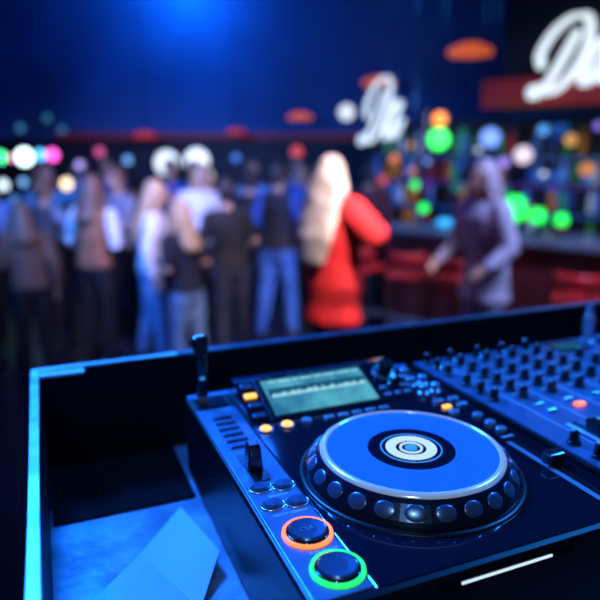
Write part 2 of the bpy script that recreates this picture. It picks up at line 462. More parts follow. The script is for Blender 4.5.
glathe('screw', -140, 60, 14, [(0, 0), (4, 0), (3.6, 1.4), (0, 1.8)], M['steel'], CS, 20)

fo = gbox('dark_floor_sheet', 0, 160, 0, 140, 0, 2.5, M['floor_dark'], None, 0.6)  # black sheet that makes the rear left of the case floor dark
fo.location = gw(-83, 415, 0.5); fo.rotation_euler = (0, 0, TH)
tag(fo, 'thin black sheet covering the rear left of the case floor', 'mat')

def sheet(A, B, Cc, D, z0, curl, lab):
    bm = bmesh.new(); N = 20; g = []
    c = (A+B+Cc+D)/4
    for i in range(N+1):
        row = []
        for j in range(N+1):
            u, v = i/N, j/N
            p = (A*(1-u)+B*u)*(1-v) + (D*(1-u)+Cc*u)*v - c
            z = 0.001+curl*abs(u-.60)*(0.3+v)
            row.append(bm.verts.new((p.x, p.y, z)))
        g.append(row)
    for i in range(N):
        for j in range(N): bm.faces.new((g[i][j], g[i+1][j], g[i+1][j+1], g[i][j+1]))
    pp = add('paper_sheet', bm, M['paper'], None, (c.x, c.y, z0), smooth=False)
    tag(pp, lab, 'paper'); return pp
sheet(Vector((-.205, .44)), Vector((-.138, .640)), Vector((-.080, .540)), Vector((-.105, .392)), 1.4445, .035, 'folded pale sheet of paper on the case floor')

# table + stage
tb = thing('booth_table', gw(465, 220, -14)-Vector((0, 0, 0.88)), TH, 'dark wooden booth table carrying the equipment case', 'table')
gbox('table_top', -625, 680, -300, 270, 840, 880, M['wood_dark'], tb, 4)
for x in (-590, 640):
    for y in (-260, 230):
        gbox('leg', x-30, x+30, y-30, y+30, 0, 840, M['wood_dark'], tb, 3)
M['stage'] = mat('stage_floor', (0.004, 0.004, 0.006), 0.8, noise=0.3, nscale=5, spec=0.2)
st = add('stage_platform', bm_box(4.6, 4.0, 0.55, 0.01), M['stage'], None, (0.3, -0.5, 0))
tag(st, 'low black stage platform under the booth', 'stage')

# ------------------------------------------------------------------ room
M['floor'] = mat('club_floor', (0.012, 0.016, 0.04), 0.35, noise=0.5, nscale=3)
M['ceil'] = mat('ceiling_paint', (0.06, 0.14, 0.40), 0.9, noise=0.1, nscale=0.7)
M['wall'] = mat('wall_haze_paint', (0.045, 0.13, 0.34), 0.95, noise=0.35, nscale=0.55)  # broad blue tone variation stands in for haze
def struct(name, x0, x1, y0, y1, z0, z1, m_):
    o = add(name, bm_box(x1-x0, y1-y0, z1-z0), m_, None, ((x0+x1)/2, (y0+y1)/2, z0))
    o['kind'] = 'structure'; o['label'] = 'dark painted club ' + name.split('_')[0]; o['category'] = name.split('_')[0]; return o
H_ = CEIL+.1
struct('floor', -5, 5.5, -2.6, 9.6, -0.1, 0, M['floor'])
struct('ceiling', -5, 5.5, -2.6, 9.6, CEIL, H_, M['ceil'])
struct('wall_back', -5, 5.5, 9.6, 9.7, -0.1, H_, M['wall'])
struct('wall_front', -5, 5.5, -2.7, -2.6, -0.1, H_, M['wall'])
struct('wall_left', -5.1, -5, -2.7, 9.7, -0.1, H_, M['wall'])
struct('wall_right', 5.5, 5.6, -2.7, 9.7, -0.1, H_, M['wall'])
M['redband'] = mat('red_band', (0.20, 0.03, 0.03), 0.5, emit=(0.5, 0.02, 0.04), strength=0.06, noise=0.2, nscale=2)
o = struct('trim_1', -3.6, 0.9, 9.45, 9.6, 2.0, 2.10, M['redband']); o['label'] = 'dull red lit band along the wall'; o['category'] = 'trim'
M['wainscot'] = mat('dark_panelling', (0.010, 0.012, 0.03), 0.6, noise=0.3, nscale=2)
o = struct('trim_2', -5, 5.5, 9.5, 9.6, 0, 2.0, M['wainscot']); o['label'] = 'dark wall panelling'; o['category'] = 'trim'

# ------------------------------------------------------------------ bar
DB = Vector((.747, -.664, 0)); NB = Vector((.664, .747, 0)); AB = math.atan2(-.664, .747)
M['barfront'] = mat('bar_front', (0.09, 0.014, 0.016), 0.4, noise=0.4, nscale=4)
M['bartop'] = mat('bar_top', (0.12, 0.15, 0.22), 0.2, noise=0.3, nscale=5)
BC = Vector((.8, 6.2, 0))
bar = thing('bar_counter', BC, AB, 'long dark bar counter with glossy top and red front', 'bar counter')
def lbox(name, x0, x1, y0, y1, z0, z1, m_, parent, bevel=0.0, label=None):
    return add(name, bm_box(x1-x0, y1-y0, z1-z0, bevel), m_, parent, ((x0+x1)/2, (y0+y1)/2, z0), label=label)
lbox('front_panel', 0, 3.6, 0.12, 0.2, 0, 1.06, M['barfront'], bar)
lbox('cabinet', 0, 3.6, 0.2, 0.6, 0, 1.06, M['wood_dark'], bar)
lbox('counter_top', -0.05, 3.65, 0, 0.7, 1.06, 1.11, M['bartop'], bar, 0.01)
bm = bmesh.new(); tube(bm, [(0.05, 0.0, 0.2), (3.55, 0.0, 0.2)], 0.02, 12)
add('foot_rail', bm, M['silver'], bar, smooth=True)
for x in (0.1, 1.2, 2.4, 3.5): lbox('rail_bracket', x-.015, x+.015, -0.01, 0.125, 0.18, 0.22, M['silver'], bar)

# back bar
QB = Vector((1.86, 7.4, 0))
bb = thing('back_bar_shelf', QB, AB, 'tall back bar shelving with glowing panel behind the bottles', 'shelf unit')
def backlit():
    m = bpy.data.materials.new('backlit_panel'); m.use_nodes = True
    nt = m.node_tree; b = nt.nodes['Principled BSDF']
    tc = nt.nodes.new('ShaderNodeTexCoord'); vo = nt.nodes.new('ShaderNodeTexVoronoi'); vo.inputs['Scale'].default_value = 5.0
    r = nt.nodes.new('ShaderNodeValToRGB'); cr = r.color_ramp; cr.interpolation = 'CONSTANT'
    cols = [(0.0, (0.003, 0.002, 0.008)), (0.34, (0.01, 0.05, 0.45)), (0.42, (0.003, 0.002, 0.010)), (0.52, (0.26, 0.05, 0.02)), (0.57, (0.02, 0.004, 0.008)),
            (0.72, (0.02, 0.12, 0.6)), (0.77, (0.14, 0.03, 0.30)), (0.80, (0.003, 0.003, 0.02)), (0.96, (0.03, 0.3, 0.25))]
    cr.elements[0].position = cols[0][0]; cr.elements[0].color = (*cols[0][1], 1)
    cr.elements[1].position = cols[1][0]; cr.elements[1].color = (*cols[1][1], 1)
    for p, c in cols[2:]:
        e = cr.elements.new(p); e.color = (*c, 1)
    sx = nt.nodes.new('ShaderNodeSeparateColor')
    nt.links.new(tc.outputs['Object'], vo.inputs['Vector']); nt.links.new(vo.outputs['Color'], sx.inputs['Color'])
    nt.links.new(sx.outputs['Red'], r.inputs['Fac']); nt.links.new(r.outputs['Color'], b.inputs['Emission Color'])
    b.inputs['Emission Strength'].default_value = 0.6; b.inputs['Base Color'].default_value = (.02, .02, .04, 1)
    return m
M['backlit'] = backlit()
lbox('back_panel', -1.4, 2.6, 0.40, 0.44, 0, 2.12, M['backlit'], bb, label='panel glowing blue and violet in patches')
lbox('cabinet', -1.4, 2.6, 0.0, 0.40, 0, 0.92, M['wood_dark'], bb, 0.005)
SHZ = (1.20, 1.50, 1.80)
for z in SHZ: lbox('shelf_board', -1.4, 2.6, 0.12, 0.40, z-0.03, z, M['wood_dark'], bb)
lbox('top_board', -1.42, 2.62, 0.08, 0.44, 2.12, 2.17, M['wood_dark'], bb)
for x in (-1.4, -0.4, 0.6, 1.6, 2.57): lbox('upright', x, x+0.03, 0.12, 0.40, 0.92, 2.12, M['wood_dark'], bb)
strip = [glow('strip_blue', (0.05, 0.25, 1.0), 0.4), glow('strip_violet', (0.3, 0.1, 1.0), 0.3)]
for i, z in enumerate(SHZ): lbox('light_strip', -1.36, 2.56, 0.13, 0.145, z-0.045, z-0.03, strip[i % 2], bb, label='glowing shelf strip')

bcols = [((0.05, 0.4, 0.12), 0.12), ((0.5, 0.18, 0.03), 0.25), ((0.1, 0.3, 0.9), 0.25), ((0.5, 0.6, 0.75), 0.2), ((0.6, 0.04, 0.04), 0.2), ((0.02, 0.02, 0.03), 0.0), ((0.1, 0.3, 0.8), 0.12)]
bmats = [mat('bottle_glass_glow', c, 0.12, emit=c, strength=s, coat=0.5) for c, s in bcols]  # emission stands in for backlight shining through the glass
profs = [[(0, 0), (.036, 0), (.037, .01), (.037, .15), (.030, .18), (.013, .21), (.012, .25), (.015, .252), (.015, .265), (0, .265)],
         [(0, 0), (.042, 0), (.044, .01), (.040, .12), (.044, .15), (.030, .18), (.014, .20), (.013, .22), (.018, .222), (.018, .24), (0, .24)],
         [(0, 0), (.030, 0), (.031, .01), (.031, .17), (.014, .22), (.012, .25), (.014, .252), (.014, .265), (0, .265)]]
bottle_src = []
for m_ in bmats:
    for pr in profs:
        me = bpy.data.meshes.new('bottle'); bm = bm_lathe(pr, 20)
        bmesh.ops.recalc_face_normals(bm, faces=bm.faces[:]); bm.to_mesh(me); bm.free()
        me.materials.append(m_)
        for p in me.polygons: p.use_smooth = True
        bottle_src.append(me)
names = ['green', 'amber', 'blue', 'clear', 'red', 'dark', 'pale blue']
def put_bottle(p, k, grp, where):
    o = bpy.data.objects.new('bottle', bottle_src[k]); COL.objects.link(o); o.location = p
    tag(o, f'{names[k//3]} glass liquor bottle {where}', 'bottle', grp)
rb = random.Random(11)
for z in (0.92,)+SHZ:
    x = -1.3
    while x < 2.45:
        if not any(abs(x-(u+.015)) < 0.065 for u in (-1.4, -0.4, 0.6, 1.6, 2.57)):
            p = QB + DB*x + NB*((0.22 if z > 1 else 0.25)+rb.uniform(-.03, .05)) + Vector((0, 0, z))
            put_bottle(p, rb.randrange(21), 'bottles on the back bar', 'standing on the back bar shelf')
        x += rb.choice((.1, .11, .12, .16, .3))

# stools
M['redseat'] = mat('red_leather', (0.55, 0.016, 0.02), 0.4, noise=0.2, nscale=12)
def build_stool():
    s = thing('bar_stool', (0, 0, 0), 0, 'red upholstered bar stool with low backrest by the counter', 'bar stool', 'red bar stools at the counter')
    lbox('seat', -.17, .17, -.16, .16, .72, .78, M['redseat'], s, 0.025)
    bm = bmesh.new()
    pts = [(.18*math.cos(a), .16*math.sin(a), .91) for a in [math.pi*1.15+math.pi*0.70*i/10 for i in range(11)]]
    tube(bm, pts, 0.05, 12, flat=1.0)
    for v in bm.verts:
        c = Vector((v.co.x, v.co.y, 0)); r = c.length
        if r > 1e-6:
            nr = 0.17+(r-0.17)*0.35; v.co.x *= nr/r; v.co.y *= nr/r
    add('backrest', bm, M['redseat'], s, smooth=True)
    for x, y in ((-.13, -.12), (.13, -.12), (-.13, .12), (.13, .12)):
        bm = bmesh.new(); tube(bm, [(x*1.3, y*1.3, 0.012), (x, y, .73)], [0.012, 0.016], 8)
        add('leg', bm, M['wood_dark'], s, smooth=True)
    for y in (-.14, .14):
        bm = bmesh.new(); tube(bm, [(-.15, y, .28), (.15, y, .28)], 0.01, 8); add('footrest', bm, M['silver'], s, smooth=True)
    for x in (-.09, .09):
        bm = bmesh.new(); tube(bm, [(x, -.12, .77), (x, -.135, .9)], 0.012, 8); add('backrest_post', bm, M['wood_dark'], s, smooth=True)
    return s
s0 = build_stool()
sp_ = [BC + DB*s_ - NB*0.34 for s_ in (0.05, 0.56, 1.02, 2.05, 2.6)]
s0.location = sp_[0]; s0.rotation_euler = (0, 0, AB)
for i, p in enumerate(sp_[1:]): clone(s0, p, AB + (0.3, -0.35, 0.2, -0.1)[i])

# glowing lamps on counter
M['greenglow'] = glow('green_glow', (0.02, 1.0, 0.10), 1.6)
M['blueglow'] = glow('blue_glow', (0.05, 0.5, 1.0), 1.0)
def table_lamp(p, h, r, m_, lab, pole=0.0):
    L = thing('table_lamp', p, 0, lab, 'lamp', 'glowing lamps on the bar')
    add('base', bm_lathe([(0, 0), (r*.8, 0), (r*.8, .012), (.012, .02), (.012, .03+pole), (0, .03+pole)], 20), M['black'], L)
    add('lamp_shade', bm_lathe([(0, .02+pole), (r*.6, .02+pole), (r, pole+h*.3), (r, pole+h*.7), (r*.6, pole+h), (0, pole+h)], 20), m_, L, smooth=True)
for s_, h, r, po in [(0.31, .10, .045, .12), (1.24, .24, .10, .10), (1.45, .14, .07, .10), (1.66, .12, .055, .09)]:
    table_lamp(BC+DB*s_+NB*0.3+Vector((0, 0, 1.11)), h, r, M['greenglow'], 'green glowing lamp standing on the bar counter', po)
table_lamp(BC+DB*0.55+NB*0.3+Vector((0, 0, 1.11)), .09, .08, M['blueglow'], 'low blue glowing lamp standing on the bar counter')

# canopy + signs
PF = Vector((.97, 7.0, 0))
can = thing('bar_canopy', PF+Vector((0, 0, 2.2)), AB, 'dark canopy above the bar with dull red lower band', 'canopy')
M['canopy'] = mat('canopy_paint', (0.004, 0.008, 0.020), 0.8, noise=0.3, nscale=4)
M['redband2'] = mat('red_band_canopy', (0.25, 0.02, 0.02), 0.5, emit=(0.6, 0.03, 0.02), strength=0.09, noise=0.3, nscale=3)
lbox('fascia', 1.22, 4.0, 0.06, 0.16, 0.0, CEIL-2.21, M['canopy'], can)
lbox('red_band', 1.05, 4.0, 0.02, 0.06, 0.04, 0.30, M['redband2'], can, label='dull red glowing band')

M['neon'] = glow('sign_white', (0.85, 0.97, 1.0), 0.95)
Dp = [(.66, .76, 0), (.56, .55, 0), (.44, .30, 0), (.30, .10, 0), (.12, .02, 0), (.05, .12, 0), (.20, .14, 0), (.45, .03, 0), (.70, .12, 0), (.90, .38, 0), (.93, .70, 0), (.76, .96, 0), (.44, 1.0, 0), (.16, .86, 0), (.02, .62, 0), (.10, .46, 0)]
ap = [(1.40, .46, 0), (1.28, .60, 0), (1.12, .48, 0), (1.03, .24, 0), (1.08, .06, 0), (1.21, .08, 0), (1.34, .28, 0), (1.46, .58, 0), (1.37, .24, 0), (1.42, .05, 0), (1.54, .08, 0), (1.68, .28, 0)]
def sign(p, sx, sz, rad, lab, hang=0.0, shear=0.0, tiltup=0.0):
    S = thing('script_sign', p, AB, lab, 'sign', 'white script signs over the bar')
    for nm, path in (('letter_d', Dp), ('letter_a', ap)):
        pts = catmull([(x*sx+shear*y*sz, 0, y*sz+tiltup*x*sx) for x, y, _ in path], 6)
        n = len(pts)
        rad_l = []
        for i in range(n):
            a_ = pts[max(0, i-1)]; b_ = pts[min(n-1, i+1)]; t_ = (b_-a_).normalized()
            rad_l.append(rad*(0.55+0.6*abs(t_.z)))
        bm = bmesh.new(); tube(bm, pts, rad_l, 10, flat=1.0)
        for v in bm.verts: v.co.y = v.co.y*0.6 - 0.02
        add(nm, bm, M['neon'], S, smooth=True, label='white glowing script letter')
    if hang:
        for x in (0.4*sx, 1.2*sx):
            bm = bmesh.new(); tube(bm, [(x, 0.03, 0.3*sz), (x, 0.03, hang)], 0.008, 8)
            add('hanging_rod', bm, M['black'], S, smooth=True)
        lbox('backing_bar', 0.1*sx, 1.45*sx, 0.02, 0.05, 0.30*sz, 0.34*sz, M['black'], S)
    else:
        lbox('mounting_bar', 0.1*sx, 1.45*sx, 0.0, 0.03, 0.30*sz, 0.34*sz, M['black'], S)
    return S
sign(PF+DB*1.52-NB*0.02+Vector((0, 0, 2.30)), 0.44, 0.62, 0.040, 'large white glowing script sign on the bar canopy', shear=.22, tiltup=.16)
sign(PF-DB*0.40+Vector((0, 0, 1.90)), 0.32, 0.68, 0.026, 'smaller white glowing script sign hanging over the bar', hang=CEIL-1.91, shear=.24, tiltup=.12)

# ------------------------------------------------------------------ hanging lamps / wall lights
M['orangelamp'] = glow('orange_lamp', (1.0, 0.16, 0.04), 0.6)
M['redlamp'] = glow('red_lamp', (0.9, 0.06, 0.03), 0.4)
def pend(X, Y, z, r, m_, lab, flat=0.25):
    L = thing('pendant_lamp', (X, Y, z), 0, lab, 'lamp', 'pendant lamps')
    add('lamp_shade', bm_lathe([(0, 0), (r, 0), (r, r*flat), (r*.4, r*flat*2), (0, r*flat*2)], 28), m_, L)
    bm = bmesh.new(); tube(bm, [(0, 0, r*flat*2), (0, 0, CEIL-.01-z)], 0.006, 8); add('cord', bm, M['black'], L, smooth=True)
pend(2.06, 8.0, 2.97, .26, M['orangelamp'], 'orange glowing pendant lamp near the bar')
pend(1.08, 9.0, 2.72, .22, M['orangelamp'], 'orange glowing pendant lamp behind the hanging sign')
pend(0.0, 9.0, 2.27, .17, M['orangelamp'], 'orange glowing pendant lamp above the crowd')
pend(-.90, 9.0, 2.07, .14, M['redlamp'], 'dim red pendant lamp above the crowd')
pend(-2.18, 9.0, 2.02, .16, M['redlamp'], 'dim red pendant lamp above the crowd')

def walllight(X, z, r, c, s, lab, Y=9.5):
    L = thing('wall_spotlight', (X, Y, z), 0, lab, 'light', 'wall lights behind the crowd')
    m_ = glow('wall_lamp_glow', c, s)
    add('housing', bm_lathe([(0, 0), (r*1.1, 0), (r*1.1, .12), (r*.95, .12), (r*.95, .10), (0, .10)], 24), M['black'], L, rot=(math.radians(90), 0, 0))
    add('lens', bm_lathe([(0, .10), (r*.94, .10), (r*.9, .13), (0, .14)], 24), m_, L, rot=(math.radians(90), 0, 0), label='glowing lens')
W = (.85, .95, 1.0)
def wl(u, v, r, c, s, lab):
    b = -(v-300)/620; a = (u-300)/620; Y = 9.4; sp, cp = .235, .972
    den = cp+b*sp; z = 1.85+Y*(-sp+b*cp)/den
    walllight(a*Y/den, z, r, c, s, lab, 9.5 if z < 2.0 else 9.6)
for u, v, r, c, s, lab in [
    (1, 157, .09, (.05, 1, .3), 3, 'green'), (25, 157, .13, (.7, 1, .95), 4, 'bright white'), (41, 155, .08, (.1, .5, 1), 3, 'blue'),
    (53, 155, .09, (1, .1, .6), 3, 'pink'), (67, 184, .09, (1, .75, .45), 2.5, 'warm white'), (4, 185, .08, (.7, .9, 1), 2, 'white'),
    (12, 158, .05, (1, .2, .6), 2, 'pink'), (24, 182, .06, (.2, .5, 1), 1.5, 'blue'), (80, 165, .06, (.5, .4, 1), 1.5, 'violet'),
    (167, 163, .19, W, 1.3, 'large white'), (197, 161, .19, W, 1.5, 'large white'), (207, 176, .10, W, 1.0, 'white'),
    (100, 152, .07, (.7, .1, .3), 1.2, 'red'), (128, 160, .06, (.2, .5, 1), 1.2, 'blue'), (236, 158, .06, (.1, .3, 1), .8, 'blue'),
    (297, 152, .09, (.9, .1, .08), .8, 'red'), (347, 112, .12, W, 1.0, 'white'), (18, 128, .06, (.1, .5, .9), .4, 'blue'),
    (45, 118, .06, (.1, .6, .9), .25, 'blue'), (60, 130, .06, (.1, .5, .9), .3, 'blue'), (15, 200, .07, (.1, .4, 1), .8, 'blue')]:
    wl(u, v, r, c, s, f'small round {lab} light glowing on the wall')

SG = thing('signal_lamp', (1.30, 6.0, 1.84), 0, 'hanging signal lamp with orange lens above a green lens', 'lamp')
lbox('housing', -.11, .11, 0, .12, 0, .38, M['black'], SG, .02)
add('green_lens', bm_lathe([(0, 0), (.10, 0), (.09, .03), (0, .04)], 24), glow('sig_green', (.05, 1, .12), 2.2), SG, (0, 0.005, .11), (math.radians(90), 0, 0), label='bright green lens')
add('orange_lens', bm_lathe([(0, 0), (.065, 0), (.06, .03), (0, .04)], 24), glow('sig_orange', (1, .28, .04), 2.2), SG, (0, 0.005, .29), (math.radians(90), 0, 0), label='orange lens')
bm = bmesh.new(); tube(bm, [(0, .06, .38), (0, .06, CEIL-1.85)], .008, 8); add('hanging_rod', bm, M['black'], SG)
for X, Y, z, r, c, s, lab in [(2.05, 6.9, 1.98, .10, (.2, .35, 1), 1.6, 'blue'), (2.35, 6.7, 1.80, .09, (1, .8, .9), 1.0, 'pale'), (2.75, 6.5, 1.95, .06, (1, .5, .15), .7, 'amber'),
                         (2.2, 6.85, 1.72, .05, (.5, .3, 1), 1.0, 'violet'), (2.9, 6.4, 1.66, .07, (1, .35, .1), .6, 'amber'), (1.35, 7.4, 1.45, .05, (.05, 1, .2), 1.4, 'green'),
                         (1.1, 7.4, 1.75, .05, (1, .25, .08), .9, 'orange'), (1.35, 7.6, 1.6, .04, (1, .35, .1), .7, 'orange'), (1.0, 7.6, 1.5, .06, (1, .15, .08), .5, 'red'), (2.5, 6.6, 2.05, .05, (.1, .4, 1), 1.2, 'blue'),
                         (1.55, 7.1, 1.95, .03, (.4, .2, 1), 1.0, 'violet'), (1.25, 7.2, 1.9, .03, (.9, .3, .1), .8, 'amber'), (2.6, 6.75, 1.60, .03, (.9, .9, 1), .9, 'white'), (2.9, 6.25, 2.08, .04, (.3, .2, 1), 1.0, 'violet'), (2.0, 7.15, 1.85, .03, (.8, .8, 1), 1.0, 'white'),
                         (1.45, 7.25, 1.72, .03, (.2, .4, 1), 1.2, 'blue')]:
    L = thing('globe_lamp', (X, Y, z), 0, f'small {lab} globe lamp hanging behind the bar', 'lamp', 'globe lamps behind the bar')
    bm = bmesh.new(); ell(bm, (0, 0, 0), (r, r, r), 20); add('globe', bm, glow('globe_glow', c, s), L, smooth=True)
    bm = bmesh.new(); tube(bm, [(0, 0, r), (0, 0, CEIL-.01-z)], .005, 8); add('cord', bm, M['black'], L)

# ------------------------------------------------------------------ people
def fabric(c, rough=0.8, ns=14, bp=0.3): return mat('fabric', c, rough, noise=0.3, nscale=ns, bump=bp)
SKIN = mat('skin', (0.50, 0.30, 0.23), 0.5, noise=0.08, nscale=10)
EYE = mat('eye', (0.02, 0.015, 0.02), 0.2); LIP = mat('lips', (0.4, 0.1, 0.1), 0.4); SHOE = mat('shoe_leather', (0.015, 0.015, 0.02), 0.4)
ARMS = {
    'down': ((.245, .03, 1.14), (.255, -.05, .89)),
    'bent': ((.25, .04, 1.15), (.13, -.20, 1.20)),
    'drink': ((.26, -.02, 1.16), (.17, -.24, 1.30)),
    'reach': ((.31, -.14, 1.24), (.36, -.38, 1.27)),
    'forward': ((.24, -.16, 1.20), (.22, -.42, 1.18)),
    'side': ((.40, -.06, 1.22), (.60, -.20, 1.22)),
    'hip': ((.36, .05, 1.18), (.20, -.05, 1.03)),
    'elbow': ((.40, -.02, 1.26), (.22, -.18, 1.20)),
    'low': ((.27, -.03, 1.14), (.24, -.24, 1.02)),
    'raised': ((.33, -.08, 1.36), (.26, -.20, 1.58)),
}
def person(x, y, yaw, H, label, top, bottom, hair, hlen=0.0, la='down', ra='down', sleeves=None, hem=.92, turn=0.0, lean=0.0, stride=0.0, short=False, hairw=.10, flare=1.0, bulk=1.0, sway=0.0):
    k = H/1.75
    Pn = thing('person', (x, y, 0), math.radians(yaw), label, 'person', 'people in the crowd')
    def warp(bm, head=False):
        for v in bm.verts:
            if head and turn:
                c = Vector((0, .01, 0)); p = v.co - c; w = min(1, max(0, (v.co.z-1.46)/.08))
                p = Matrix.Rotation(math.radians(turn)*w, 3, 'Z') @ p; v.co = p + c
            if (lean or sway) and v.co.z > .92:
                w = min(1, (v.co.z-.92)/.25); piv = Vector((0, 0, .95))
                v.co = piv + Matrix.Rotation(math.radians(sway)*w, 3, 'Y') @ (Matrix.Rotation(math.radians(lean)*w, 3, 'X') @ (v.co-piv))
            v.co *= k
        return bm
    def cloth(name, bm, m_, vox, sm=3, lab=None):
        o = add(name, warp(bm), m_, Pn, smooth=True, label=lab)
        r = o.modifiers.new('Remesh', 'REMESH'); r.mode = 'VOXEL'; r.voxel_size = vox; r.use_smooth_shade = True
        if sm:
            s = o.modifiers.new('Smooth', 'SMOOTH'); s.factor = .5; s.iterations = sm
        return o
    arms = []
    for sd, nm in ((1, la), (-1, ra)):
        e, w = ARMS[nm]
        arms.append((sd, Vector((.175*sd, 0, 1.415)), Vector((e[0]*sd, e[1], e[2])), Vector((w[0]*sd, w[1], w[2]))))
    legs = []
    for sd in (1, -1):
        fy = stride*sd
        legs.append((sd, Vector((.088*sd, 0, .90)), Vector((.10*sd, fy*.5-.015, .49)), Vector((.115*sd, fy+.02, .085))))
    bm = bmesh.new()
    loft(bm, [(0, 0, .84, .12, .085), (0, 0, .95, .150, .105), (0, 0, 1.08, .125, .085), (0, 0, 1.24, .148, .10), (0, 0, 1.36, .165, .10), (0, 0.005, 1.44, .12, .075), (0, .01, 1.48, .055, .055), (0, .01, 1.56, .05, .052)])
    tube(bm, [(-.165, 0, 1.41), (0, 0, 1.43), (.165, 0, 1.41)], [.05, .055, .05])
    for sd, s, e, w in arms:
        tube(bm, [s, s.lerp(e, .5), e, e.lerp(w, .35), w], [.047, .044, .036, .037, .025])
        d = (w-e).normalized(); n = Vector((-sd, 0, 0)); n = (n - d*n.dot(d)).normalized(); s_ = d.cross(n)*sd
        R_ = Matrix((d, s_, n)).transposed()
        ell(bm, w+d*.05, (.052, .040, .016), 14, R_)
        for i in range(4):
            Lf = (.066, .078, .072, .056)[i]; o_ = (i-1.5)
            b0 = w + d*.088 + s_*(o_*.022); dr = (d + s_*(o_*.10)).normalized()
            p1 = b0+dr*Lf*.45; p2 = p1+(dr*.85+n*.45).normalized()*Lf*.3; p3 = p2+(dr*.55+n*.8).normalized()*Lf*.25
            tube(bm, [b0-d*.02, b0, p1, p2, p3], [.009, .009, .0085, .008, .007], 8)
        b0 = w+d*.025-s_*.030; dr = (d*.65-s_*.65+n*.25).normalized()
        tube(bm, [b0, b0+dr*.032, b0+dr*.032+(d*.8-s_*.35+n*.3).normalized()*.028], [.013, .011, .009], 8)
    for sd, h, kn, an in legs:
        tube(bm, [h, kn, kn.lerp(an, .3), an], [.082, .055, .055, .036])
    hb = bmesh.new()
    ell(hb, (0, .008, 1.655), (.074, .093, .098)); ell(hb, (0, -.022, 1.585), (.054, .064, .058))
    ell(hb, (0, -.094, 1.615), (.013, .020, .020), 10); tube(hb, [(0, -.086, 1.65), (0, -.098, 1.622)], [.008, .011], 8)
    for sd in (1, -1): ell(hb, (.075*sd, .012, 1.63), (.010, .020, .030), 10)
    tube(hb, [(-.035, -.074, 1.668), (0, -.083, 1.665), (.035, -.074, 1.668)], .010, 8)
    for v in hb.verts:
        if turn:
            v.co = Matrix.Rotation(math.radians(turn), 3, 'Z') @ v.co
    me_ = bpy.data.meshes.new('t'); hb.to_mesh(me_); hb.free(); bm.from_mesh(me_); bpy.data.meshes.remove(me_)
    cloth('body', bm, SKIN, .0068, 1)
    for sd in (1, -1):
        e_ = bmesh.new(); ell(e_, (.031*sd, -.080, 1.645), (.013, .008, .008), 10); add('eye', warp(e_, True), EYE, Pn, smooth=True)
    e_ = bmesh.new(); ell(e_, (0, -.085, 1.578), (.022, .007, .007), 10); add('mouth', warp(e_, True), LIP, Pn, smooth=True)
    bm = bmesh.new()
    ell(bm, (0, .022, 1.668), (.086, .098, .100))
    ell(bm, (0, .045, 1.62), (.082, .075, .09))
    if hlen > 0:
        z0 = 1.66
        loft(bm, [(0, .05, z0, .085, .075), (0, .075, 1.55, hairw*.95, .065), (0, .10, 1.44, hairw, .06), (0.01, .125+.02*bulk, 1.38-hlen*.4, hairw*1.05, .05), (0.02, .13+.03*bulk, 1.42-hlen, hairw*.75, .035)])
        for sd in (1, -1):
            tube(bm, [(.075*sd, .0, 1.66), (.088*sd, -.01, 1.56), (.10*sd, .0, 1.46), (.11*sd, -.03, 1.40-hlen*.4)], [.022, .028, .03, .018], 8)
    cloth_h = add('hair', warp(bm, True), hair, Pn, smooth=True)
    r = cloth_h.modifiers.new('Remesh', 'REMESH'); r.mode = 'VOXEL'; r.voxel_size = .009; r.use_smooth_shade = True
    bm = bmesh.new(); a = .020
    B_ = bulk
    rings = []
    if hem < .9:
        rings += [(0, 0, hem, .200*flare, .155*flare), (0, 0, (hem+.9)/2, .190*max(1, flare*.95), .147*max(1, flare*.95))]
    rings += [(0, 0, max(hem, .90), (.172+a*.4)*B_, .122*B_), (0, 0, .98, (.160+a*.5)*B_, .118*B_), (0, 0, 1.08, (.138+a)*B_, (.088+a)*B_), (0, 0, 1.24, (.150+a)*B_, (.10+a)*B_), (0, 0, 1.36, (.168+a)*min(B_, 1.1), (.10+a)*B_), (0, .005, 1.43, .125+a, .078+a), (0, .01, 1.475, .062+a*.6, .062+a*.6)]
    loft(bm, rings)
    tube(bm, [(-.168, 0, 1.408), (0, 0, 1.425), (.168, 0, 1.408)], [.062, .06, .062])
    sbs = []
    for sd, s, e, w in arms:
        sb = bmesh.new() if sleeves else bm
        if sleeves: sbs.append(sb)
        q = B_**1.5
        if short: tube(sb, [s, s.lerp(e, .4), s.lerp(e, .75)], [.062, .060, .058], 12)
        else: tube(sb, [s, s.lerp(e, .5), e, e.lerp(w, .5), e.lerp(w, .88)], [.064*q, .062*q, .056*q, .052*q, .044*q], 12)
    nm_ = 'coat' if hem < .8 else ('vest' if sleeves else 'shirt')
    cloth(nm_, bm, top, .012)
    for sb in sbs: cloth('shirt_sleeve', sb, sleeves, .012)
    bm = bmesh.new()
    loft(bm, [(0, 0, .82, .135, .10), (0, 0, .92, .165, .118), (0, 0, 1.03, .148, .102)])
    for sd, h, kn, an in legs:
        tube(bm, [h, h.lerp(kn, .5), kn, kn.lerp(an, .4), an+Vector((0, 0, .02))], [.098, .09, .073, .07, .056], 12)
    cloth('trousers', bm, bottom, .013)
    for sd, h, kn, an in legs:
        bm = bmesh.new()
        tube(bm, [an+Vector((0, .045, -.045)), an+Vector((0, -.05, -.04)), an+Vector((.01*sd, -.14, -.055)), an+Vector((.012*sd, -.19, -.062))], [.043, .046, .040, .026], 12)
        tube(bm, [an+Vector((0, .01, -.03)), an+Vector((0, .01, .03))], [.045, .042], 12)
        for v in bm.verts: v.co.z = max(0.0, v.co.z)
        add('shoe', warp(bm), SHOE, Pn, smooth=True)
    return Pn

